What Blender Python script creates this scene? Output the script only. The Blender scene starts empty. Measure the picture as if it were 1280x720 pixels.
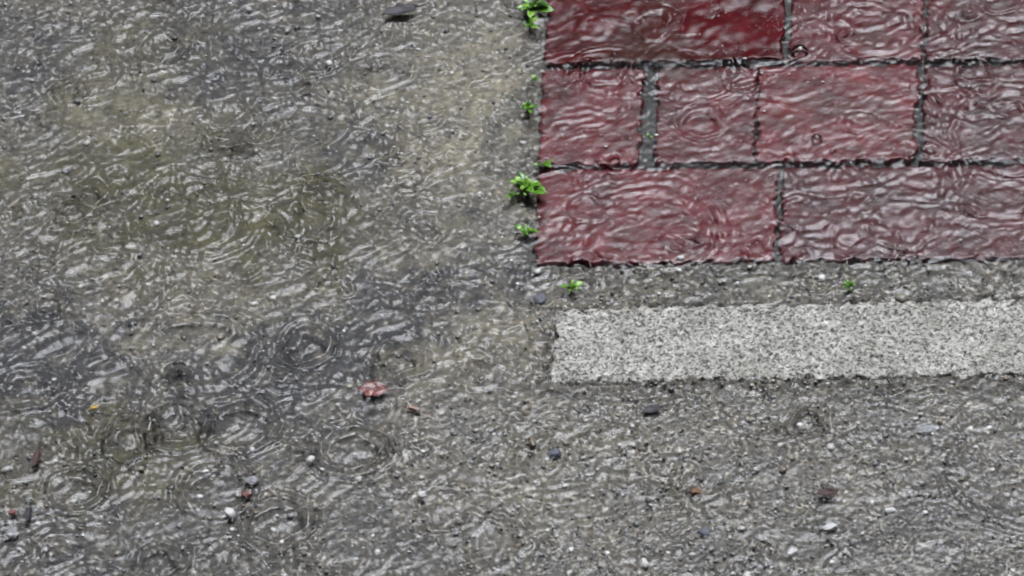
import bpy, bmesh, math, random
import numpy as np
from mathutils import Vector, Matrix, noise as mnoise

R = math.radians
rng = np.random.default_rng(11)
random.seed(5)
S = bpy.context.scene
COL = S.collection

# ------------------------------------------------------------------ camera
ELEV, DIST, ROLL = 42.0, 4.6, 3.3
FW = 0.853                                   # width of ground across the frame, metres
LENS = 36.0 * DIST / FW
e = R(ELEV)
CAM = Vector((0, -DIST * math.cos(e), DIST * math.sin(e)))
fwd = (-CAM).normalized()
right0 = Vector((1, 0, 0))
up0 = right0.cross(fwd)
rr = R(-ROLL)
right = right0 * math.cos(rr) + up0 * math.sin(rr)
up = up0 * math.cos(rr) - right0 * math.sin(rr)
cd = bpy.data.cameras.new('camera')
cam = bpy.data.objects.new('camera', cd)
COL.objects.link(cam)
cam.matrix_world = Matrix((
    (right.x, up.x, -fwd.x, CAM.x),
    (right.y, up.y, -fwd.y, CAM.y),
    (right.z, up.z, -fwd.z, CAM.z), (0, 0, 0, 1)))
cd.lens = LENS
cd.sensor_width = 36
cd.clip_start = 0.1
cd.clip_end = 500
S.camera = cam
F = LENS / 36 * 1280


def at(px, py, z=0.0):
    """a point of the plane z seen at pixel (px, py) of the 1280x720 photograph"""
    d = fwd + right * ((px - 640) / F) + up * ((360 - py) / F)
    t = (z - CAM.z) / d.z
    return CAM + d * t


def pix(X, Y, Z=0.0):
    dx, dy, dz = X - CAM.x, Y - CAM.y, Z - CAM.z
    w = dx * fwd.x + dy * fwd.y + dz * fwd.z
    u = (dx * right.x + dy * right.y + dz * right.z) / w
    v = (dx * up.x + dy * up.y + dz * up.z) / w
    return 640 + F * u, 360 - F * v


# ------------------------------------------------------------------ helpers
def tag(o, label=None, cat=None, group=None, kind=None):
    if label: o['label'] = label
    if cat: o['category'] = cat
    if group: o['group'] = group
    if kind: o['kind'] = kind
    return o


def link(name, me, mat=None, parent=None, smooth=True):
    o = bpy.data.objects.new(name, me)
    COL.objects.link(o)
    if mat: me.materials.append(mat)
    if parent: o.parent = parent
    if smooth:
        me.polygons.foreach_set('use_smooth', np.ones(len(me.polygons), dtype=bool))
    return o


def mesh_np(name, co, quads):
    """mesh from an n x 3 array and an m x 4 array of corners"""
    me = bpy.data.meshes.new(name)
    me.vertices.add(len(co))
    me.vertices.foreach_set('co', np.ascontiguousarray(co, dtype=np.float32).ravel())
    m = len(quads)
    me.loops.add(m * 4)
    me.loops.foreach_set('vertex_index', np.ascontiguousarray(quads, dtype=np.int32).ravel())
    me.polygons.add(m)
    me.polygons.foreach_set('loop_start', np.arange(0, m * 4, 4, dtype=np.int32))
    me.update(calc_edges=True)
    me.validate()
    return me


def grid_quads(nx, ny):
    i = np.arange(nx - 1)[None, :] + nx * np.arange(ny - 1)[:, None]
    return np.stack([i, i + 1, i + 1 + nx, i + nx], axis=-1).reshape(-1, 4)


def axis(lo, hi, step, far):
    """dense samples from lo to hi, then ever wider steps out to +-far"""
    a = np.arange(lo, hi + step * .5, step)
    out, s, p = [], step, hi
    while p < far:
        s *= 1.35; p += s; out.append(p)
    inn, s, p = [], step, lo
    while p > -far:
        s *= 1.35; p -= s; inn.append(p)
    return np.concatenate([np.array(inn[::-1]), a, np.array(out)])


def smooth(a, b, x):
    t = np.clip((x - a) / (b - a), 0, 1)
    return t * t * (3 - 2 * t)


# periodic fields on a square tile, sampled anywhere
TILE, TN = 1.28, 1280
kx = np.fft.rfftfreq(TN, TILE / TN) * 2 * np.pi
ky = np.fft.fftfreq(TN, TILE / TN) * 2 * np.pi
KX, KY = np.meshgrid(kx, ky)
K = np.hypot(KX, KY)
K[0, 0] = 1e-3


def band(lam, width=0.5, ang=None, spread=None, seed=0):
    """filtered noise of wavelength about lam (m), unit rms; ang: direction of its wave vector"""
    g = np.random.default_rng(seed).standard_normal((TN, TN))
    k0 = 2 * np.pi / lam
    f = np.exp(-.5 * (np.log(K / k0) / width) ** 2)
    if ang is not None:
        th = np.arctan2(KY, KX)
        dd = np.abs((th - ang + np.pi / 2) % np.pi - np.pi / 2)
        f = f * np.exp(-.5 * (dd / spread) ** 2)
    h = np.fft.irfft2(np.fft.rfft2(g) * f, s=(TN, TN))
    return h / h.std()


def samp(Fld, X, Y):
    """bilinear periodic sampling of a tile field"""
    u = (X / TILE % 1) * TN
    v = (Y / TILE % 1) * TN
    i0 = np.floor(u).astype(int); j0 = np.floor(v).astype(int)
    a, b = u - i0, v - j0
    i0 %= TN; j0 %= TN
    i1, j1 = (i0 + 1) % TN, (j0 + 1) % TN
    return (Fld[j0, i0] * (1 - a) + Fld[j0, i1] * a) * (1 - b) + (Fld[j1, i0] * (1 - a) + Fld[j1, i1] * a) * b


# ------------------------------------------------------------------ materials
def material(name):
    m = bpy.data.materials.new(name)
    m.use_nodes = True
    nt = m.node_tree
    b = nt.nodes['Principled BSDF']
    return m, nt, b


def N(nt, t, **kw):
    n = nt.nodes.new(t)
    for k, v in kw.items():
        if k in n.inputs: n.inputs[k].default_value = v
        else: setattr(n, k, v)
    return n


def coords(nt):
    g = N(nt, 'ShaderNodeNewGeometry')
    return g.outputs['Position']


def noise_tex(nt, vec, scale, detail=4, rough=.55, dist=0.0):
    n = N(nt, 'ShaderNodeTexNoise')
    n.inputs['Scale'].default_value = scale
    n.inputs['Detail'].default_value = detail
    n.inputs['Roughness'].default_value = rough
    n.inputs['Distortion'].default_value = dist
    nt.links.new(vec, n.inputs['Vector'])
    return n.outputs['Fac']


def ramp(nt, fac, stops, interp='LINEAR'):
    r = N(nt, 'ShaderNodeValToRGB')
    r.color_ramp.interpolation = interp
    el = r.color_ramp.elements
    while len(el) < len(stops): el.new(.5)
    for q, (p, c) in zip(el, stops):
        q.position = p
        q.color = (*c, 1) if len(c) == 3 else c
    nt.links.new(fac, r.inputs['Fac'])
    return r.outputs['Color']


def mix(nt, fac, a, b, mode='MIX'):
    m = N(nt, 'ShaderNodeMix', data_type='RGBA', blend_type=mode)
    m.clamp_result = False
    for s, v in ((m.inputs[0], fac), (m.inputs[6], a), (m.inputs[7], b)):
        if isinstance(v, (int, float)): s.default_value = v
        elif isinstance(v, tuple): s.default_value = (*v, 1)
        else: nt.links.new(v, s)
    return m.outputs[2]


def bump(nt, h, bsdf, dist, strength=1.0):
    b = N(nt, 'ShaderNodeBump')
    b.inputs['Distance'].default_value = dist
    b.inputs['Strength'].default_value = strength
    nt.links.new(h, b.inputs['Height'])
    nt.links.new(b.outputs['Normal'], bsdf.inputs['Normal'])


def voro(nt, vec, scale, feature='F1', rnd=1.0):
    v = N(nt, 'ShaderNodeTexVoronoi', feature=feature)
    v.inputs['Scale'].default_value = scale
    v.inputs['Randomness'].default_value = rnd
    nt.links.new(vec, v.inputs['Vector'])
    return v


def sep(nt, colour):
    s = N(nt, 'ShaderNodeSeparateColor')
    nt.links.new(colour, s.inputs[0])
    return s.outputs


# ground: wet concrete; a colour attribute places its dark, sandy and algal patches
M_ground, nt, b = material('wet_concrete')
P = coords(nt)
cell = sep(nt, voro(nt, P, 330).outputs['Color'])[0]
grain = ramp(nt, cell, [(0, (.018, .018, .018)), (.25, (.080, .079, .074)), (.5, (.125, .121, .112)),
                        (.8, (.19, .185, .17)), (.92, (.36, .355, .34)), (1, (.75, .74, .72))])
fine = ramp(nt, noise_tex(nt, P, 160, 5, .65), [(.32, (.04, .04, .038)), (.5, (.115, .112, .102)), (.68, (.24, .232, .212))])
base = mix(nt, .7, fine, grain)
att = N(nt, 'ShaderNodeAttribute', attribute_name='tones')
wr = sep(nt, att.outputs['Color'])
base = mix(nt, 1.0, base, (.66, .625, .545), 'MULTIPLY')
sandc = ramp(nt, noise_tex(nt, P, 120, 5, .7), [(.3, (.11, .098, .062)), (.5, (.23, .208, .145)), (.7, (.36, .335, .25))])
base = mix(nt, wr[1], base, sandc)
alg = ramp(nt, noise_tex(nt, P, 40, 5, .7), [(.3, (.016, .014, .003)), (.55, (.056, .050, .014)), (.75, (.115, .102, .042))])
base = mix(nt, wr[2], base, alg)
base = mix(nt, wr[0], base, mix(nt, .12, ramp(nt, noise_tex(nt, P, 220, 3, .6), [(.35, (.007, .007, .0075)), (.65, (.034, .033, .034))]), mix(nt, 1.0, grain, (.5, .5, .5), 'MULTIPLY')))
patch = ramp(nt, noise_tex(nt, P, 14, 4, .6), [(.35, (.72, .72, .74)), (.65, (1.25, 1.22, 1.15))])
base = mix(nt, .8, base, patch, 'MULTIPLY')
jt = N(nt, 'ShaderNodeAttribute', attribute_name='joint')
base = mix(nt, jt.outputs['Fac'], base, ramp(nt, noise_tex(nt, P, 150, 4, .65), [(.3, (.004, .005, .005)), (.55, (.016, .018, .015)), (.75, (.06, .06, .05))]))
nt.links.new(base, b.inputs['Base Color'])
b.inputs['Roughness'].default_value = .55
bump(nt, noise_tex(nt, P, 300, 4, .7), b, .002, 1.0)

# water: one clear film, mirror-like by Fresnel
M_water = bpy.data.materials.new('rain_water')
M_water.use_nodes = True
nt = M_water.node_tree
nt.nodes.clear()
out = N(nt, 'ShaderNodeOutputMaterial')
tr = N(nt, 'ShaderNodeBsdfTransparent'); gl = N(nt, 'ShaderNodeBsdfGlossy')
gl.inputs['Roughness'].default_value = 0.22
fr = N(nt, 'ShaderNodeFresnel'); fr.inputs['IOR'].default_value = 1.333
ms = N(nt, 'ShaderNodeMixShader')
bn = N(nt, 'ShaderNodeBump')
bn.inputs['Distance'].default_value = .0012
bn.inputs['Strength'].default_value = .08
nt.links.new(noise_tex(nt, coords(nt), 190, 2, .5, .6), bn.inputs['Height'])
nt.links.new(bn.outputs['Normal'], gl.inputs['Normal']); nt.links.new(bn.outputs['Normal'], fr.inputs['Normal'])
nt.links.new(fr.outputs[0], ms.inputs[0]); nt.links.new(tr.outputs[0], ms.inputs[1]); nt.links.new(gl.outputs[0], ms.inputs[2])
nt.links.new(ms.outputs[0], out.inputs['Surface'])


M_drop = bpy.data.materials.new('rain_drop')
M_drop.use_nodes = True
nt = M_drop.node_tree
nt.nodes.clear()
out = N(nt, 'ShaderNodeOutputMaterial')
g = N(nt, 'ShaderNodeBsdfGlass')
g.inputs['IOR'].default_value = 1.333
g.inputs['Roughness'].default_value = 0.0
nt.links.new(g.outputs[0], out.inputs['Surface'])


def paver_material(i):
    r = random.Random(40 + i)
    k = (.92, .78, .55, 1.0, .75)[i]
    m, nt, b = material('red_paver')
    P = coords(nt)
    c = ramp(nt, noise_tex(nt, P, 30, 6, .65), [(.3, (.036 * k, .002, .0025)), (.5, (.083 * k, .0055 * k, .0080 * k)), (.72, (.135 * k, .010, .013))])
    sp = ramp(nt, noise_tex(nt, P, 420, 3, .7), [(.3, (.55, .55, .55)), (.5, (1, 1, 1)), (.72, (1.5, 1.55, 1.55))])
    c = mix(nt, .8, c, sp, 'MULTIPLY')
    grime = ramp(nt, noise_tex(nt, P, 11, 5, .6, .5), [(.42 if i == 4 else .50, (0, 0, 0)), (.60 if i == 4 else .68, (1, 1, 1))])
    gf = N(nt, 'ShaderNodeMath', operation='MULTIPLY'); gf.inputs[1].default_value = .6
    nt.links.new(grime, gf.inputs[0])
    c = mix(nt, gf.outputs[0], c, (.030, .016, .009))
    nt.links.new(c, b.inputs['Base Color'])
    b.inputs['Roughness'].default_value = .24
    b.inputs['Specular IOR Level'].default_value = .15 if i == 4 else .3
    bump(nt, noise_tex(nt, P, 500, 4, .7), b, .0006, .2 if i == 4 else .6)
    return m


M_pavers = [paver_material(i) for i in range(5)]

M_edge, nt, b = material('pale_granite')
P = coords(nt)
v1 = sep(nt, voro(nt, P, 330).outputs['Color'])[0]
c = ramp(nt, v1, [(0, (.045, .04, .032)), (.13, (.10, .095, .08)), (.24, (.33, .325, .30)), (.6, (.52, .515, .49)), (.9, (.68, .675, .66)), (1, (.85, .84, .83))])
c2 = ramp(nt, noise_tex(nt, P, 300, 3, .7), [(.39, (.025, .023, .018)), (.47, (.36, .355, .33)), (.7, (.60, .595, .58))])
c = mix(nt, .5, c, c2)
c = mix(nt, 1.0, c, ramp(nt, noise_tex(nt, P, 400, 2, .5), [(.34, (.07, .065, .055)), (.41, (.60, .59, .57)), (.48, (.95, .94, .91)), (.7, (1.15, 1.14, 1.11))]), 'MULTIPLY')
c = mix(nt, .8, c, ramp(nt, noise_tex(nt, P, 22, 4, .6), [(.35, (.66, .65, .60)), (.62, (1.0, .99, .96))]), 'MULTIPLY')
nt.links.new(c, b.inputs['Base Color'])
b.inputs['Roughness'].default_value = .35
bump(nt, noise_tex(nt, P, 420, 3, .7), b, .0022, .9)


def plain(name, col, rough=.4, var=.35, scale=300, sss=0):
    m, nt, b = material(name)
    P = coords(nt)
    lo = tuple(x * (1 - var) for x in col); hi = tuple(min(1, x * (1 + var)) for x in col)
    nt.links.new(ramp(nt, noise_tex(nt, P, scale, 4, .6), [(.3, lo), (.7, hi)]), b.inputs['Base Color'])
    b.inputs['Roughness'].default_value = rough
    return m


M_leaf = [plain('weed_leaf_green', (.085, .215, .015), .3, .4, 250), plain('weed_leaf_pale', (.19, .36, .045), .3, .3, 250),
          plain('weed_leaf_deep', (.035, .10, .012), .3, .4, 250)]
M_stem = plain('weed_stem', (.12, .22, .05), .4)
M_rust = plain('rust_leaf', (.13, .022, .015), .55, .5, 180)
M_dark = plain('dark_debris', (.020, .017, .022), .6, .5, 200)
M_brown = plain('brown_debris', (.045, .017, .013), .6, .5, 200)
M_orange = plain('orange_chip', (.16, .075, .035), .35, .4)
M_brickchip = plain('brick_chip', (.15, .048, .036), .4, .4)
M_yellow = plain('yellow_petal', (.36, .25, .05), .5, .3)
M_white = plain('white_stone', (.50, .50, .48), .5, .15)
M_grey = plain('grey_stone', (.21, .21, .22), .6, .25)
M_blue = plain('slate_stone', (.07, .075, .095), .6, .3)

# thin bubble / droplet skin
M_bub = bpy.data.materials.new('bubble_skin')
M_bub.use_nodes = True
nt = M_bub.node_tree
nt.nodes.clear()
out = N(nt, 'ShaderNodeOutputMaterial')
tr = N(nt, 'ShaderNodeBsdfTransparent'); gl = N(nt, 'ShaderNodeBsdfGlossy'); gl.inputs['Roughness'].default_value = .05
fr = N(nt, 'ShaderNodeFresnel'); fr.inputs['IOR'].default_value = 1.5
ms = N(nt, 'ShaderNodeMixShader')
nt.links.new(fr.outputs[0], ms.inputs[0]); nt.links.new(tr.outputs[0], ms.inputs[1]); nt.links.new(gl.outputs[0], ms.inputs[2])
nt.links.new(ms.outputs[0], out.inputs['Surface'])

# ------------------------------------------------------------------ layout (photo pixels of the corners: far-left, far-right, near-right, near-left)
# left edge of the brick field leans: x = 683 at y 0, 668 at y 325
PAV = [
    # x0, x1 (pixels along the middle of the course), row, z offset of top, tilt (x, y), label
    (684, 979, 0, 1.5, (.0200, -.001), 'smooth dark red paver standing clear of the water at its beaded right end'),
    (990, 1154, 0, -.3, (0, 0), 'medium red paver at the upper frame edge, right of the smooth beaded one'),
    (1160, 1440, 0, -.6, (0, 0), 'red paver filling the upper right corner of the picture'),
    (676, 800, 1, .2, (-.002, .001), 'small squarish red paver between the tiny weed tuft and the wide dark joint'),
    (822, 944.5, 1, 0, (.001, 0), 'small squarish red paver just right of the wide dark joint'),
    (948, 1144, 1, .3, (-.001, .002), 'brighter red paver in the middle course with crisp exposed upper edge'),
    (1155, 1440, 1, -.6, (0, 0), 'red paver in the middle course crossed by broad curving ripples at the right border'),
    (671, 969, 2, .2, (-.001, -.001), 'long red paver beside the largest weed, at the corner of the brick field'),
    (977, 1440, 2, -.4, (0, 0), 'long flooded red paver nearest the pale stone edging on the right'),
]
ROWS = [(-45, 77), (85.5, 202.5), (211.5, 326)]


def rowline(py, px):         # the courses rise a little to the right
    return py - (px - 690) * .0125


def lean(px, py, row):       # head joints lean like the left edge
    mid = sum(ROWS[row]) / 2
    return px - (py - mid) * .046


def corners(x0, x1, row):
    ya, yb = ROWS[row]
    pts = []
    x0, x1, ya, yb = x0 - (.8 if x0 > 690 else 0), x1 + .8, ya - .8, yb + .8
    for x, y in ((x0, ya), (x1, ya), (x1, yb), (x0, yb)):
        X = lean(x, y, row)
        p = at(X, rowline(y, X), 0)
        pts.append((p.x, p.y))
    return pts


FOOT = [corners(a, c, r) for a, c, r, *_ in PAV]
EDGE = [tuple(at(*p)[:2]) for p in ((697, 388), (1460, 370), (1460, 465), (688, 479))]


def inside(poly, X, Y, grow=0.0):
    """signed: distance inside a convex clockwise or anticlockwise quad (positive inside)"""
    P_ = np.array(poly)
    c = P_.mean(axis=0)
    d = np.full(np.shape(X), 1e9)
    for i in range(4):
        a, q = P_[i], P_[(i + 1) % 4]
        n = np.array([-(q - a)[1], (q - a)[0]]); n /= np.linalg.norm(n)
        if np.dot(c - a, n) < 0: n = -n
        d = np.minimum(d, (X - a[0]) * n[0] + (Y - a[1]) * n[1])
    return d + grow


# ------------------------------------------------------------------ the water surface: rain rings by their own wave equation
def rain_field():
    sig, g_, nu = 7.2e-5, 9.81, 1.1e-6
    depth = .006
    om = np.sqrt((g_ * K + sig * K ** 3) * np.tanh(K * depth))
    H = np.zeros_like(K, dtype=complex)
    r = np.random.default_rng(3)
    ages = np.linspace(.010, .22, 44)
    rad = .0025

    def prop(t, rad=rad):
        return np.exp(-.5 * (K * rad) ** 2) * (K * rad) ** .4 * np.cos(om * t) * np.exp(-2.4 * nu * K ** 2 * t - 2 * t)
    for t in ages:
        n = 30
        imp = np.zeros((TN, TN))
        amp = r.lognormal(0, .7, n)
        np.add.at(imp, (r.integers(0, TN, n), r.integers(0, TN, n)), amp)
        H += np.fft.rfft2(imp) * prop(t, r.uniform(.0018, .0035))
    # the drops whose rings stand out: pixel, age (s), strength
    for px, py, t, a in ((815, 30, .060, 7), (742, 35, .05, 4), (1218, 92, .055, 5), (165, 545, .075, 6), (222, 530, .09, 6), (300, 530, .11, 6),
                         (95, 610, .08, 5), (270, 610, .10, 5), (440, 560, .10, 6), (385, 430, .07, 5), (500, 452, .06, 5), (1000, 265, .08, 4),
                         (740, 262, .06, 5), (1240, 230, .14, 6), (1130, 280, .09, 4), (290, 150, .09, 5), (530, 285, .05, 5), (120, 245, .04, 4),
                         (880, 150, .07, 4), (1090, 40, .11, 5), (60, 380, .06, 4), (480, 90, .08, 4), (345, 650, .10, 5), (560, 640, .08, 4),
                         (725, 330, .04, 4), (200, 700, .07, 5), (410, 250, .09, 4), (1020, 355, .03, 3), (1160, 690, .06, 3), (900, 690, .06, 3),
                         (620, 400, .06, 4), (205, 60, .06, 4), (40, 480, .09, 5), (660, 540, .05, 3), (1050, 520, .05, 3)):
        p = at(px, py)
        imp = np.zeros((TN, TN))
        imp[int(p.y / TILE % 1 * TN), int(p.x / TILE % 1 * TN)] = a * (.9 if px < 520 and py > 420 else .55)
        H += np.fft.rfft2(imp) * prop(t)
    h = np.fft.irfft2(H, s=(TN, TN))
    return h / h.std()


RAIN = rain_field()
FLOW = band(.016, .35, R(112), .38, 21)      # ripples lying across the picture, rising to the right
FLOW2 = band(.010, .35, R(120), .5, 22)
FINE = band(.0042, .35, None, None, 28)
CHOP = band(.0085, .5, R(22), .65, 23)
MASK2 = band(.045, .6, None, None, 29)
BIG = band(.10, .5, None, None, 24)
FLOW3 = band(.035, .5, None, None, 27)
MASK = band(.13, .5, None, None, 25)

wx = axis(-.56, .60, .001, 40)
wy = axis(-.44, .48, .001, 60)
WX, WY = np.meshgrid(wx, wy)
PX, PY = pix(WX, WY)
near = smooth(.62, .50, np.abs(WX)) * smooth(.52, .40, np.abs(WY))


def blob(cx, cy, rx, ry, ang=0.0, PXX=None, PYY=None):
    PXX = PX if PXX is None else PXX; PYY = PY if PYY is None else PYY
    a = R(ang)
    u = ((PXX - cx) * math.cos(a) - (PYY - cy) * math.sin(a)) / rx
    v = ((PXX - cx) * math.sin(a) + (PYY - cy) * math.cos(a)) / ry
    return np.exp(-(u * u + v * v))


brick_d = np.max([inside(f, WX, WY) for f in FOOT], axis=0)
on_brick = smooth(-.01, .004, brick_d)
lowright = smooth(560, 760, PX) * smooth(330, 400, PY)
leftdeep = smooth(660, 420, PX)
mod = np.exp(.35 * samp(MASK, WX, WY))
WARP = 1.1 - .2 * on_brick - .7 * blob(240, 580, 380, 190)
DX = WARP * (samp(MASK, WX + .2, WY) * .0025 + samp(FLOW3, WX, WY) * .0015)
DY = WARP * (samp(MASK, WX, WY + .6) * .0025 + samp(FLOW3, WX + .5, WY) * .0015)
H = (samp(RAIN, WX + DX, WY + DY) * (.00050 + .00012 * leftdeep) * (1 - .30 * lowright) * mod
     + samp(FLOW, WX, WY) * (.00006 * leftdeep + .00003 * on_brick + .00002)
     + samp(FLOW2, WX + .3, WY) * (.00004 + .00001 * on_brick)
     + samp(CHOP, WX, WY) * np.exp(.55 * samp(MASK2, WX, WY)) * (.00012 - .00008 * on_brick - .00006 * blob(200, 620, 380, 170))
     + samp(FINE, WX, WY) * (.000012 + .000035 * lowright * (1 + .6 * samp(MASK, WX + .1, WY + .2)))
     + samp(BIG, WX, WY) * .0003) * near
H = H * (1 - .5 * smooth(-.01, .005, inside(FOOT[0], WX, WY)))
WATER = H


def water_z(x, y):
    i = int(np.clip(np.searchsorted(wx, x), 0, len(wx) - 1)); j = int(np.clip(np.searchsorted(wy, y), 0, len(wy) - 1))
    return float(WATER[j, i])


co = np.stack([WX.ravel(), WY.ravel(), H.ravel()], axis=1)
quads = grid_quads(len(wx), len(wy))
fx = WX.ravel()[quads].mean(axis=1); fy = WY.ravel()[quads].mean(axis=1)
owner = np.full(len(quads), -1)
for i, f in enumerate(FOOT):
    owner[inside(f, fx, fy) > 0] = i


def piece(name, sel):
    q = quads[sel]
    u, inv = np.unique(q, return_inverse=True)
    return mesh_np(name, co[u], inv.reshape(-1, 4))


w = link('water', piece('water', owner < 0), M_water)
tag(w, 'sheet of rainwater running over the pavement, full of drop rings', kind='structure')

# ------------------------------------------------------------------ ground
gx = axis(-.56, .60, .0016, 45)
gy = axis(-.44, .48, .0016, 65)
GX, GY = np.meshgrid(gx, gy)
QX, QY = pix(GX, GY)
gd = np.max([inside(f, GX, GY) for f in FOOT], axis=0)
field = np.max([inside(corners(671 + (2 - r) * 3, 1440, r), GX, GY) for r in range(3)], axis=0)
whole = [tuple(at(*p)[:2]) for p in ((685, -45), (1440, -55), (1440, 318), (668, 327))]
field = smooth(-.006, .004, inside(whole, GX, GY))
nA, nB, nC = band(.006, .5, seed=31), band(.02, .6, seed=32), band(.09, .6, seed=33)
lowr = smooth(560, 760, QX) * smooth(330, 400, QY) * (1 - field)
n_a, n_b, n_c = samp(nA, GX, GY), samp(nB, GX, GY), samp(nC, GX, GY)
gz = -.0058 + .0026 * lowr + n_a * (.0004 + .0005 * lowr) + n_b * .0005 + n_c * .0006
wd = inside(whole, GX, GY)
gz = gz - .002 * field + (1 - field) * .0022 * np.exp(-(np.minimum(wd, 0) / .022) ** 2) * (1 + .5 * n_b)
ed_ = inside(EDGE, GX, GY)
gz = gz + (1 - field) * .0032 * np.exp(-(np.minimum(ed_, 0) / .014) ** 2) * (1 + .4 * n_b)
gz = np.where(inside(EDGE, GX, GY) > -.001, -.008, gz)
gz *= 1.0
warp = 26 * samp(nC, GX, GY) + 10 * samp(nB, GX + .4, GY)
BX, BY = QX + warp, QY + .7 * warp[::-1]


def gb(*a): return blob(*a, PXX=BX, PYY=BY)


dark = np.clip(1.5 * gb(385, 445, 140, 52, 14) + 1.4 * gb(10, 440, 130, 70, 0) + .8 * gb(560, 345, 110, 26, 8) + .8 * gb(300, 60, 110, 60) + .6 * gb(440, 170, 60, 40) + .6 * gb(30, 60, 70, 60)
               + .5 * gb(60, 690, 200, 70) + .45 * gb(330, 560, 120, 60) + .35 * gb(650, 300, 34, 50) + .4 * gb(655, 160, 24, 50)
               + .45 * gb(1240, 640, 90, 60) + .25 * gb(450, 680, 260, 60), 0, 1)
joint = smooth(.25, .9, field)
dark = np.clip(dark * (1.15 + .35 * n_b + .3 * samp(MASK2, GX, GY)), 0, 1) * (1 - field)
sand = np.clip((.95 * gb(170, 130, 80, 70) + .85 * gb(590, 140, 80, 130) + .65 * gb(580, 430, 120, 55) + .5 * gb(230, 385, 110, 50)
                + .35 * gb(440, 130, 60, 60) + .3 * gb(700, 590, 150, 70)) * (.8 + .3 * samp(nB, GX, GY)), 0, .85) * (1 - field)
alga = np.clip(.85 * gb(150, 220, 140, 100) + .8 * gb(320, 270, 120, 70) + .5 * gb(180, 60, 80, 50) + .75 * gb(140, 560, 130, 60) + .45 * gb(420, 260, 80, 70)
               + .4 * gb(900, 345, 160, 14) + .25 * gb(1000, 500, 200, 30) + .3 * gb(240, 30, 60, 40), 0, .9) * (1 - field * .8)
me = mesh_np('pavement', np.stack([GX.ravel(), GY.ravel(), gz.ravel()], axis=1), grid_quads(len(gx), len(gy)))
ca = me.color_attributes.new('tones', 'FLOAT_COLOR', 'POINT')
ca.data.foreach_set('color', np.stack([dark.ravel(), sand.ravel(), alga.ravel(), np.ones(dark.size)], axis=1).astype(np.float32).ravel())
ja = me.attributes.new('joint', 'FLOAT', 'POINT')
ja.data.foreach_set('value', (joint * .93).astype(np.float32).ravel())
gnd = link('pavement', me, M_ground)
tag(gnd, 'flooded grey and olive concrete pavement with dark patches', kind='structure')


def ground_z(x, y):
    i = int(np.clip(np.searchsorted(gx, x), 0, len(gx) - 1)); j = int(np.clip(np.searchsorted(gy, y), 0, len(gy) - 1))
    return float(gz[j, i])


# ------------------------------------------------------------------ slabs (pavers, edging)
def slab(name, poly, top, tilt, mat, step=.003, round_=.0022, rough=.00015, jag=.0013, seed=0, thick=.06, sag=0):
    """a worn stone block: its four corners, a finely uneven top with rounded arrises, and its sides"""
    c = np.array(poly)
    lx = np.linalg.norm(c[1] - c[0]); ly = np.linalg.norm(c[3] - c[0])
    nx, ny = max(8, int(lx / step)), max(8, int(ly / step))

    def ease(n, L):
        a = np.linspace(0, 1, n)
        ed = np.array([0, .0006, .0014, .0026]) / L
        return np.unique(np.concatenate([ed, a[(a > .004 / L) & (a < 1 - .004 / L)], 1 - ed]))
    U, V = np.meshgrid(ease(nx, lx), ease(ny, ly))
    X = (c[0, 0] * (1 - U) + c[1, 0] * U) * (1 - V) + (c[3, 0] * (1 - U) + c[2, 0] * U) * V
    Y = (c[0, 1] * (1 - U) + c[1, 1] * U) * (1 - V) + (c[3, 1] * (1 - U) + c[2, 1] * U) * V
    dl = np.minimum(np.minimum(U, 1 - U) * lx, np.minimum(V, 1 - V) * ly)
    # rounded corners and a slightly ragged outline
    ctr = c.mean(axis=0)
    edge = smooth(.008, 0, dl)
    jx = samp(nB, X * 1.0 + seed * .11, Y) * jag * edge + samp(nA, X + seed * .07, Y) * jag * .5 * edge
    jy = samp(nB, X, Y + .5 + seed * .13) * jag * edge + samp(nA, X, Y + seed * .09) * jag * .5 * edge
    du = np.minimum(U, 1 - U) * lx; dv = np.minimum(V, 1 - V) * ly
    cr = .003
    pull = np.clip(1 - (du + dv) / cr, 0, 1) * cr * .4
    dirx, diry = ctr[0] - X, ctr[1] - Y
    L_ = np.hypot(dirx, diry) + 1e-9
    X2 = X + jx + dirx / L_ * pull
    Y2 = Y + jy + diry / L_ * pull
    q = np.clip(dl / round_, 0, 1)
    Z = top + (X - ctr[0]) * tilt[0] + (Y - ctr[1]) * tilt[1] - round_ * .7 * (1 - np.sqrt(1 - (1 - q) ** 2))
    Z = Z + samp(nA, X + .2 * seed, Y) * rough + samp(nB, X, Y + .2 * seed) * rough * 1.5
    Z = Z + sag * (samp(nC, X, Y) + .35 * samp(nB, X, Y))
    h, wN = X.shape
    co_ = np.stack([X2.ravel(), Y2.ravel(), Z.ravel()], axis=1)
    qd = grid_quads(wN, h)[:, ::-1]
    idx = np.arange(h * wN).reshape(h, wN)
    ring = np.concatenate([idx[0, :], idx[1:, -1], idx[-1, -2::-1], idx[-2:0:-1, 0]])
    base = co_[ring].copy(); base[:, 2] = top - thick
    n0 = len(co_)
    co_ = np.concatenate([co_, base])
    m = len(ring)
    j = np.arange(m); k = (j + 1) % m
    side = np.stack([ring[j], ring[k], n0 + k, n0 + j], axis=1)
    me = mesh_np(name, co_ - np.array([ctr[0], ctr[1], top]), np.concatenate([qd, side]))
    return me, (ctr[0], ctr[1], top)


def film_into(root, i):
    loc = np.array(root.location)
    sel = owner == i
    q = quads[sel]
    u, inv = np.unique(q, return_inverse=True)
    me = mesh_np('water_film', co[u] - loc, inv.reshape(-1, 4))
    o = link('water_film', me, M_water, root)
    o['label'] = 'rippled film of rain running over the paver'
    return o


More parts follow.
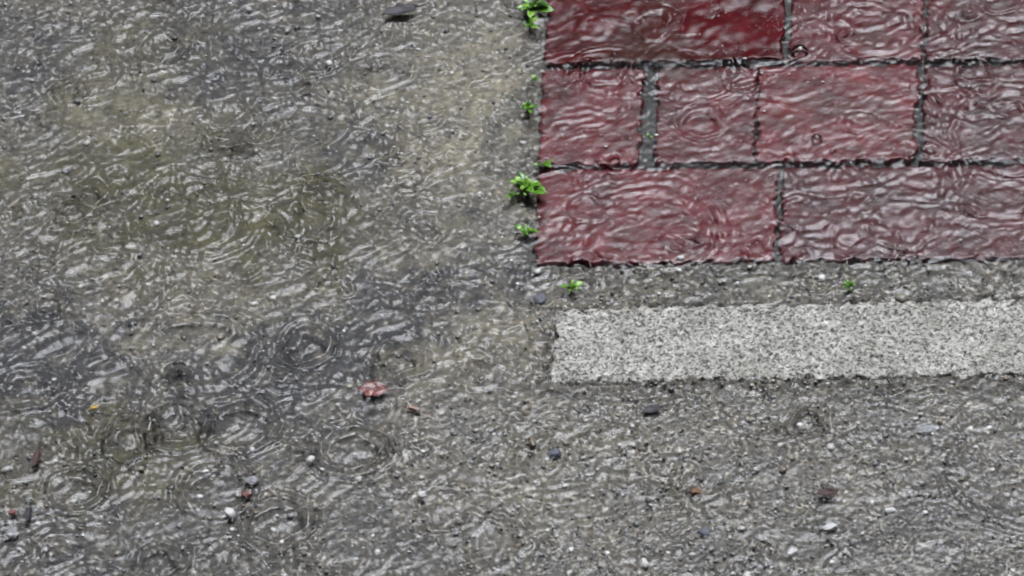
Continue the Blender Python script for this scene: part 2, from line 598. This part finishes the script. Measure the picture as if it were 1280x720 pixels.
for i, (x0, x1, row, dz, tilt, lab) in enumerate(PAV):
    PM = M_pavers[(4, 1, 2, 0, 1, 3, 2, 0, 2)[i]]
    root = bpy.data.objects.new('paver', None)
    COL.objects.link(root)
    me, loc = slab('brick', FOOT[i], -.0018 + dz * .001, tilt, PM, seed=i + 1, sag=.0007 if i == 0 else 0)
    root.location = loc
    tag(root, lab, 'paver', 'red pavers of the brick field')
    link('brick', me, PM, root)
    film_into(root, i)
    if i == 0:
        # beads of water on the clear end
        bm = bmesh.new()
        r = random.Random(9)
        for _ in range(230):
            px = 978 - abs(r.gauss(0, 1)) * 16; py = r.uniform(0, 68)
            if r.random() < .35: px = r.uniform(875, 970); 
            if r.random() < .3: py = 70 - abs(r.gauss(0, 5))
            px = min(px, 973)
            p = at(px, rowline(py, px), .001)
            zz = loc[2] + (p.x - loc[0]) * tilt[0] + (p.y - loc[1]) * tilt[1]
            rad = r.uniform(.0003, .0007)
            mt = Matrix.Translation((p.x - loc[0], p.y - loc[1], zz - loc[2] + .0002)) @ Matrix.Diagonal((rad, rad, rad * .6, 1))
            bmesh.ops.create_icosphere(bm, subdivisions=2, radius=1, matrix=mt)
        bead = bpy.data.meshes.new('water_beads')
        bm.to_mesh(bead); bm.free()
        o = link('water_beads', bead, M_water, root)
        o['kind'] = 'stuff'

me, loc = slab('stone_edging', EDGE, .0013, (0, 0), M_edge, step=.002, round_=.0035, rough=.00045, jag=.0013, seed=77)
ed = link('stone_edging', me, M_edge)
ed.location = loc
tag(ed, 'pale speckled granite edging strip rising just above the water', 'edging stone')


# ------------------------------------------------------------------ plants
def leaf_mesh(L, W, curl, fold, seed=0):
    """a spoon-shaped leaf along +x, its blade folded along the midrib and arching"""
    r = random.Random(seed)
    n, m = 10, 5
    pts, fs = [], []
    for a in range(n + 1):
        t = a / n
        wid = W * (max(0.0, math.sin(math.pi * min(1, t ** 1.5 * .97 + .03))) ** .8 + .10 * (1 - t))
        for c in range(m):
            s = c / (m - 1) * 2 - 1
            x = L * t
            y = s * wid * .5
            z = curl * L * math.sin(t * 2.2) - abs(s) ** 1.2 * -fold * wid + r.uniform(-1, 1) * .02 * W
            pts.append((x, y, z))
    for a in range(n):
        for c in range(m - 1):
            i = a * m + c
            fs.append((i, i + 1, i + m + 1, i + m))
    nv = len(pts)
    th = W * .05 + .00012
    pts += [(x, y, z - th) for x, y, z in pts]
    fs += [tuple(nv + i for i in f[::-1]) for f in fs]
    rim = [c for c in range(m)] + [a * m + m - 1 for a in range(1, n + 1)] + [n * m + c for c in range(m - 2, -1, -1)] + [a * m for a in range(n - 1, 0, -1)]
    for k in range(len(rim)):
        a_, b_ = rim[k], rim[(k + 1) % len(rim)]
        fs.append((b_, a_, nv + a_, nv + b_))
    me = bpy.data.meshes.new('leaf')
    me.from_pydata(pts, [], fs)
    return me


def weed(px, py, size, n, label, seed, flat=.35, pale=.3, z0=None):
    r = random.Random(seed)
    p = at(px, py, 0)
    root = bpy.data.objects.new('weed', None)
    COL.objects.link(root)
    gz_ = ground_z(p.x, p.y)
    root.location = (p.x, p.y, gz_)
    tag(root, label, 'weed', 'green weeds rooted in the joints')
    lift = (.0006 - gz_) if z0 is None else z0 - gz_
    bm = bmesh.new()
    bmesh.ops.create_cone(bm, cap_ends=True, segments=8, radius1=size * .07, radius2=size * .04, depth=lift + .003,
                          matrix=Matrix.Translation((0, 0, (lift + .003) / 2 - .0005)))
    me = bpy.data.meshes.new('stem'); bm.to_mesh(me); bm.free()
    link('stem', me, M_stem, root)
    n = int(n * 1.6)
    for k in range(n):
        inner = k / n
        L = .85 * size * (1.0 - .5 * inner) * r.uniform(.55, 1.2)
        W = L * r.uniform(.26, .48)
        me = leaf_mesh(L, W, r.uniform(.08, .3), r.uniform(.1, .3), seed * 50 + k)
        q = r.random()
        mt = M_leaf[1] if q < pale else (M_leaf[0] if q < .85 else M_leaf[2])
        o = link('leaf', me, mt, root)
        o.location = (0, 0, lift + inner * size * .18)
        o.rotation_euler = (r.uniform(-.3, .3), -R(4 + 42 * inner) * flat * 2 * r.uniform(.6, 1.3), k * 2.39996 + r.uniform(-.9, .9))
    return root


weed(659, 238, .0240, 16, 'largest bright green weed rosette, against the left edge of the long red paver', 1, pale=.45)
weed(666, 12, .0200, 11, 'green weed with broad leaves cut by the upper border beside the smooth red paver', 2, pale=.35)
weed(659, 138, .0135, 8, 'small low weed tuft beside the small squarish red paver', 3, pale=.3)
weed(680, 208, .0120, 6, 'few dark green weed leaves in the joint above the largest rosette', 4, pale=.1)
weed(659, 293, .0130, 8, 'dull half drowned weed below the largest rosette', 5, pale=.1, z0=.0008)
weed(714, 362, .0130, 9, 'bright small weed in the gap just above the left end of the pale stone', 6, pale=.3)
weed(1061, 359, .0100, 9, 'tiny drowned green weed tuft above the middle of the pale stone', 7, pale=.0, z0=.0002)
weed(668, 101, .0080, 5, 'tiniest weed sprig at the brick corner under the horizontal dark joint', 8, pale=.2, z0=.001)
weed(811, 171, .0060, 5, 'tiny green sprout in the wide dark upright joint between two pavers', 9, pale=.1, z0=.0006)
weed(662, 34, .0125, 6, 'darker weed leaves just below the weed cut by the upper border', 10, pale=.15, z0=.001)
weed(640, 246, .0105, 4, 'thin olive weed leaves lying flat left of the largest rosette', 11, pale=.0, z0=.0008)


# ------------------------------------------------------------------ loose things on the pavement
def pebble(name, px, py, w_, l_, h_, mat, label, cat, group=None, yaw=0, seed=0, rise=.5, angular=.25):
    """a stone of half sizes w, l, h (m) rising partly above the water"""
    p = at(px, py, 0)
    bm = bmesh.new()
    bmesh.ops.create_icosphere(bm, subdivisions=4, radius=1)
    for v in bm.verts:
        d = v.co.normalized()
        k = 1 + angular * mnoise.noise(d * 1.3 + Vector((seed * 3.1, 0, 0))) + angular * .45 * mnoise.noise(d * 3.1 + Vector((0, seed * 2.3, 0)))
        c = d * k
        c = Vector((math.copysign(abs(c.x) ** .85, c.x), math.copysign(abs(c.y) ** .85, c.y), math.copysign(abs(c.z) ** .7, c.z)))
        v.co = Vector((c.x * w_, c.y * l_, c.z * h_))
    me = bpy.data.meshes.new(name); bm.to_mesh(me); bm.free()
    o = link(name, me, mat)
    o.location = (p.x, p.y, max(ground_z(p.x, p.y) + h_ * .6, water_z(p.x, p.y) - h_ + 2 * h_ * rise))
    o.rotation_euler = (R(random.Random(seed).uniform(-12, 12)), R(random.Random(seed + 1).uniform(-12, 12)), yaw)
    tag(o, label, cat, group)
    return o


G1 = 'white pebbles on the flooded pavement'
for a in (
    (411, 77, .0030, .0034, .0024, 'small white pebble alone in the upper left, under the dark leaf', .3),
    (287, 640, .0042, .0052, .0030, 'roundest large white pebble in the lower left among big ripples', .4),
    (1113, 636, .0044, .0030, .0024, 'oval white pebble to the right of the dark brown leaf scrap', .1),
    (1037, 660, .0062, .0034, .0026, 'widest flat white pebble, under the dark brown leaf scrap', .2),
    (990, 688, .0040, .0030, .0024, 'white pebble at the lower border, lower left of the widest one', .6),
    (806, 703, .0026, .0044, .0024, 'narrow upright white stone chip at the lower border', .2),
    (388, 574, .0036, .0030, .0022, 'white pebble with a dark shaded side below the red leaf', .7),
    (527, 617, .0036, .0030, .0024, 'white pebble in the lower middle, between the red leaf and the lower border', .2),
    (851, 322, .0030, .0026, .0024, 'tiny white pebble at the near edge of the long red paver', .4),
):
    pebble('pebble', a[0], a[1], a[2], a[3], a[4], M_white, a[5], 'pebble', G1, a[6], int(a[0]), .2)
G2 = 'grey pebbles on the flooded pavement'
for a in (
    (315, 598, .0060, .0066, .0030, M_grey, 'blue grey rounded pebble up and right of the roundest white one', .5),
    (693, 566, .0070, .0054, .0032, M_blue, 'bluish slate pebble below the left end of the pale stone', .2),
    (880, 664, .0062, .0060, .0036, M_blue, 'dark slate pebble in the lower right, left of the widest white pebble', .9),
    (675, 372, .0064, .0070, .0034, M_blue, 'dark slate pebble at the far left corner of the pale stone', .4),
    (1160, 535, .0110, .0050, .0030, M_grey, 'wide pale grey flat stone under the right half of the pale edging', .1),
    (15, 664, .0062, .0066, .0030, M_grey, 'grey pebble with a glint at the lower left corner', .3),
):
    pebble('pebble', a[0], a[1], a[2] * .8, a[3] * .8, a[4] * .8, a[5], a[6], 'pebble', G2, a[7], int(a[0]) + 5, .05)
G3 = 'brick chips on the flooded pavement'
for a in (
    (308, 617, .0042, .0030, .0022, M_brickchip, 'brick red chip beside the blue grey rounded pebble', .3),
    (15, 639, .0030, .0028, .0020, M_brickchip, 'red chip at the lower left border', .1),
    (517, 509, .0062, .0022, .0018, M_orange, 'long orange chip to the lower right of the red leaf', -.3),
    (870, 615, .0046, .0032, .0022, M_orange, 'brownish orange chip midway between the pale stone and the widest white pebble', -.3),
):
    pebble('stone_chip', a[0], a[1], a[2], a[3], a[4], a[5], a[6], 'stone chip', G3, a[7], int(a[0]) + 9, .12, .5)
pebble('petal', 117, 509, .0036, .0026, .0010, M_yellow, 'yellow petal floating near the left border', 'petal', None, .1, 3, .6, .4)


def dead_leaf(name, px, py, L, W, yaw, mat, label, curl=.25, twist=.3, lift=.001, stalk=True, seed=0):
    """a wet curled leaf lying on the water: a lobed blade with a midrib crease, and its stalk"""
    p = at(px, py, 0)
    r = random.Random(seed)
    n, m = 18, 9
    pts, fs = [], []
    for a in range(n + 1):
        t = a / n
        wid = W * (math.sin(math.pi * (t * .96 + .02)) ** .75) * (1 + .10 * math.sin(t * 19 + seed))
        for c in range(m):
            s = c / (m - 1) * 2 - 1
            x = (t - .5) * L
            y = s * wid * .5
            z = curl * (y * y / (W * .5)) * 1.6 + curl * .5 * L * (t - .5) ** 2 * 2 + twist * y * (t - .5) + .04 * W * math.sin(t * 16 + abs(s) * 5) * abs(s) - .06 * W * math.exp(-(s / .15) ** 2)
            pts.append((x, y, z))
    for a in range(n):
        for c in range(m - 1):
            i = a * m + c
            fs.append((i, i + 1, i + m + 1, i + m))
    me = bpy.data.meshes.new('blade')
    me.from_pydata(pts, [], fs)
    root = bpy.data.objects.new(name, None)
    COL.objects.link(root)
    root.location = (p.x, p.y, water_z(p.x, p.y) + lift)
    root.rotation_euler = (0, 0, yaw)
    tag(root, label, 'leaf')
    o = link('blade', me, mat, root)
    sd = o.modifiers.new('thickness', 'SOLIDIFY'); sd.thickness = .0004
    if stalk:
        bm = bmesh.new()
        bmesh.ops.create_cone(bm, cap_ends=True, segments=8, radius1=.0006, radius2=.0004, depth=L * .4,
                              matrix=Matrix.Translation((L * .62, 0, curl * .25 * L)) @ Matrix.Rotation(R(82), 4, 'Y'))
        me = bpy.data.meshes.new('stalk'); bm.to_mesh(me); bm.free()
        link('stalk', me, mat, root)
    return root


dead_leaf('dead_leaf', 466, 485, .0230, .0190, -.15, M_rust, 'wet rust red leaf in the dark water left of the pale stone', .07, .06, -.0010, True, 2)
dead_leaf('dead_leaf', 500, 15, .0330, .0150, .25, M_dark, 'dark purple leaf at the upper border, left of the bricks', .18, .25, .0004, True, 4)
dead_leaf('dead_leaf', 815, 513, .0170, .0085, .35, M_dark, 'dark blackish leaf just under the pale stone', .2, .3, .0000, True, 5)
dead_leaf('dead_leaf', 1035, 618, .0180, .0090, .1, M_brown, 'dark brown leaf scrap in the lower right', .3, .3, .0010, False, 6)
dead_leaf('dead_leaf', 46, 573, .0220, .0070, 1.4, M_brown, 'narrow reddish brown leaf near the left border', .3, .3, .0004, True, 7)
dead_leaf('dead_leaf', 36, 642, .0200, .0060, 1.5, M_dark, 'narrow black leaf scrap above the lower left corner', .3, .3, .0004, False, 8)

# ------------------------------------------------------------------ bubbles
for k, (px, py, rad, lab) in enumerate((
    (1021, 175, .0050, 'largest clear bubble on the bright red paver of the middle course'),
    (1041, 188, .0026, 'small clear bubble lower right of the largest one'),
    (995, 197, .0024, 'small clear bubble lower left of the largest one'),
    (1267, 77, .0030, 'white glinting bubble in the joint at the right border'),
    (768, 70, .0030, 'bubble on the near edge of the smooth paver'),
    (1000, 66, .0075, 'wide low bubble at the crossing of two dark joints'),
    (780, 566, .0028, 'glinting bubble over grey gravel under the pale stone'),
)):
    p = at(px, py, 0)
    bm = bmesh.new()
    bmesh.ops.create_uvsphere(bm, u_segments=28, v_segments=16, radius=rad)
    bmesh.ops.bisect_plane(bm, geom=bm.verts[:] + bm.edges[:] + bm.faces[:], plane_co=(0, 0, -rad * .2), plane_no=(0, 0, -1), clear_outer=True)
    me = bpy.data.meshes.new('bubble'); bm.to_mesh(me); bm.free()
    o = link('bubble', me, M_bub)
    o.location = (p.x, p.y, water_z(p.x, p.y))
    tag(o, lab, 'bubble', 'air bubbles on the water')

# ------------------------------------------------------------------ splash: drops thrown up by the rain
bm = bmesh.new()
r = random.Random(31)
for _ in range(150):
    cx, cy = r.uniform(-20, 1300), r.uniform(-20, 740)
    for _k in range(r.choice((1, 1, 2, 3, 5))):
        p = at(cx + r.gauss(0, 14), cy + r.gauss(0, 9))
        rad = r.uniform(.0003, .0009)
        bmesh.ops.create_icosphere(bm, subdivisions=2, radius=rad, matrix=Matrix.Translation((p.x, p.y, water_z(p.x, p.y) + r.uniform(.0005, .006))))
me = bpy.data.meshes.new('splash'); bm.to_mesh(me); bm.free()
sp_ = link('splash', me, M_drop)
tag(sp_, 'fine drops of rain splashing up off the flooded ground', 'splash', kind='stuff')

# ------------------------------------------------------------------ tiny pale flecks added on the film as white specks
M_speck = plain('pale_specks', (.62, .62, .61), .35, .25, 500)
icb = bmesh.new(); bmesh.ops.create_icosphere(icb, subdivisions=1, radius=1)
fv = np.array([v.co[:] for v in icb.verts]); ff = np.array([[v.index for v in f.verts] for f in icb.faces]); icb.free()
r = np.random.default_rng(404)
cs, fsx = [], []
while len(cs) < 2600:
    px, py = r.uniform(-40, 1320), r.uniform(-30, 750)
    p = at(px, py)
    if r.random() > .35 + .65 * (float(samp(MASK2, np.array(p.x), np.array(p.y))) > .2): continue
    if float(inside(EDGE, np.array(p.x), np.array(p.y))) > -.002: continue
    if px > 660 and py < 330 and r.random() > .35: continue
    s = .00045 * r.lognormal(0, .4)
    v = fv * (1 + .25 * r.standard_normal((len(fv), 1))) * np.array([s * r.uniform(.8, 1.9), s, s * .7])
    cs.append(v + np.array([p.x, p.y, water_z(p.x, p.y) + s * .3])); fsx.append(ff + (len(cs) - 1) * len(fv))
V = np.concatenate(cs); Fq = np.concatenate(fsx)
me = bpy.data.meshes.new('specks')
me.vertices.add(len(V)); me.vertices.foreach_set('co', V.astype(np.float32).ravel())
me.loops.add(Fq.size); me.loops.foreach_set('vertex_index', Fq.astype(np.int32).ravel())
me.polygons.add(len(Fq)); me.polygons.foreach_set('loop_start', np.arange(0, Fq.size, 3, dtype=np.int32))
me.update(calc_edges=True)
fo = link('specks', me, M_speck)
tag(fo, 'tiny pale flecks on the running water', 'specks', kind='stuff')

# ------------------------------------------------------------------ loose gravel on the bed (nobody could count it)
bm = bmesh.new()
bmesh.ops.create_icosphere(bm, subdivisions=2, radius=1)
icv = np.array([v.co[:] for v in bm.verts]); icf = np.array([[v.index for v in f.verts] for f in bm.faces]); bm.free()
nG = 5200
r = np.random.default_rng(77)
cs, fsx, cols = [], [], []
cnt = 0
PALS = np.array([(.30, .29, .27), (.16, .155, .14), (.10, .098, .09), (.48, .47, .45), (.13, .135, .14), (.17, .14, .10), (.07, .07, .07), (.23, .21, .17)])
while cnt < nG:
    px, py = r.uniform(-60, 1340), r.uniform(-40, 770)
    dens = .22
    if px > 560 and py > 470: dens = 1
    elif py > 560: dens = .6
    elif px > 660 and 322 < py < 385: dens = .9
    if r.random() > dens: continue
    p = at(px, py, 0)
    if max(float(inside(f, np.array(p.x), np.array(p.y))) for f in FOOT) > -.002: continue
    if float(inside(EDGE, np.array(p.x), np.array(p.y))) > -.002: continue
    s = r.lognormal(math.log(.0011), .36)
    v = icv * (1 + .22 * r.standard_normal((len(icv), 1)) * .6) * np.array([s * r.uniform(.8, 1.5), s * r.uniform(.8, 1.5), s * r.uniform(.5, .9)])
    a = r.uniform(0, 6.28)
    v = v @ np.array([[math.cos(a), math.sin(a), 0], [-math.sin(a), math.cos(a), 0], [0, 0, 1]])
    v = v + np.array([p.x, p.y, ground_z(p.x, p.y) + s * .2])
    cs.append(v); fsx.append(icf + cnt * len(icv))
    cols.append(np.repeat(np.append(PALS[r.integers(len(PALS))] * r.uniform(.7, 1.2), 1)[None], len(icv), axis=0))
    cnt += 1
V = np.concatenate(cs); Fq = np.concatenate(fsx)
me = bpy.data.meshes.new('gravel')
me.vertices.add(len(V)); me.vertices.foreach_set('co', V.astype(np.float32).ravel())
me.loops.add(Fq.size); me.loops.foreach_set('vertex_index', Fq.astype(np.int32).ravel())
me.polygons.add(len(Fq)); me.polygons.foreach_set('loop_start', np.arange(0, Fq.size, 3, dtype=np.int32))
me.update(calc_edges=True)
ca = me.color_attributes.new('grain', 'FLOAT_COLOR', 'POINT')
ca.data.foreach_set('color', np.concatenate(cols).astype(np.float32).ravel())
M_grav, nt, b = material('gravel_grains')
at_ = N(nt, 'ShaderNodeAttribute', attribute_name='grain')
nt.links.new(at_.outputs['Color'], b.inputs['Base Color'])
b.inputs['Roughness'].default_value = .35
gr = link('gravel', me, M_grav)
tag(gr, 'loose fine gravel washed over the pavement', 'gravel', kind='stuff')

# ------------------------------------------------------------------ light: an overcast, bright sky and a veiled sun
PATCH_GAIN = 26.0  # gain of the bright patch added to the sky
SUN_EL, SUN_AZ = 66.5, 22.0        # sun beyond the scene, slightly to the right
W = bpy.data.worlds.new('World')
S.world = W
W.use_nodes = True
nt = W.node_tree
bg = nt.nodes['Background']
sky = N(nt, 'ShaderNodeTexSky', sky_type='NISHITA')
sky.sun_disc = False
sky.sun_elevation = R(SUN_EL)
sky.sun_rotation = R(SUN_AZ)
sky.air_density = 1.0
sky.dust_density = 6.0
hs = N(nt, 'ShaderNodeHueSaturation')
hs.inputs['Saturation'].default_value = .3
nt.links.new(sky.outputs[0], hs.inputs['Color'])
# soft bright patch added to the sky ahead, so ripples reflect it; dimmer elsewhere
az, el = R(SUN_AZ), R(SUN_EL)
dirn = Vector((math.sin(az) * math.cos(el), math.cos(az) * math.cos(el), math.sin(el)))
tc = N(nt, 'ShaderNodeTexCoord')
dt = N(nt, 'ShaderNodeVectorMath', operation='DOT_PRODUCT')
nt.links.new(tc.outputs['Generated'], dt.inputs[0])
dt.inputs[1].default_value = dirn
cn = noise_tex(nt, tc.outputs['Generated'], 3.2, 5, .6)
ad = N(nt, 'ShaderNodeMath', operation='MULTIPLY_ADD')
nt.links.new(cn, ad.inputs[0]); ad.inputs[1].default_value = .22; nt.links.new(dt.outputs['Value'], ad.inputs[2])
mr = N(nt, 'ShaderNodeMapRange', interpolation_type='SMOOTHSTEP')
mr.inputs['From Min'].default_value = math.cos(R(26)) + .11
mr.inputs['From Max'].default_value = math.cos(R(9)) + .11
mr.inputs['To Min'].default_value = 1.0
mr.inputs['To Max'].default_value = PATCH_GAIN
nt.links.new(ad.outputs[0], mr.inputs['Value'])
sky_col = mix(nt, 1.0, hs.outputs[0], mr.outputs[0], 'MULTIPLY')
sky_col = mix(nt, 1.0, sky_col, (.90, .96, 1.06), 'MULTIPLY')
nt.links.new(sky_col, bg.inputs['Color'])
bg.inputs['Strength'].default_value = .05
sd = bpy.data.lights.new('sun', 'SUN')
sd.energy = .5
sd.angle = R(50)
sd.color = (.95, .97, 1)
so = bpy.data.objects.new('sun', sd)
COL.objects.link(so)
az, el = R(SUN_AZ), R(SUN_EL)
dirn = Vector((math.sin(az) * math.cos(el), math.cos(az) * math.cos(el), math.sin(el)))
so.rotation_euler = dirn.to_track_quat('Z', 'Y').to_euler()

vs = S.view_settings
vs.view_transform = 'Standard'
vs.look = 'None'
vs.gamma = 1
vs.exposure = -1.36
S.render.engine = 'CYCLES'
S.cycles.use_denoising = True
S.cycles.use_adaptive_sampling = False
S.cycles.max_bounces = 10
S.cycles.transmission_bounces = 10
S.cycles.blur_glossy = .3
S.cycles.filter_width = 1.9
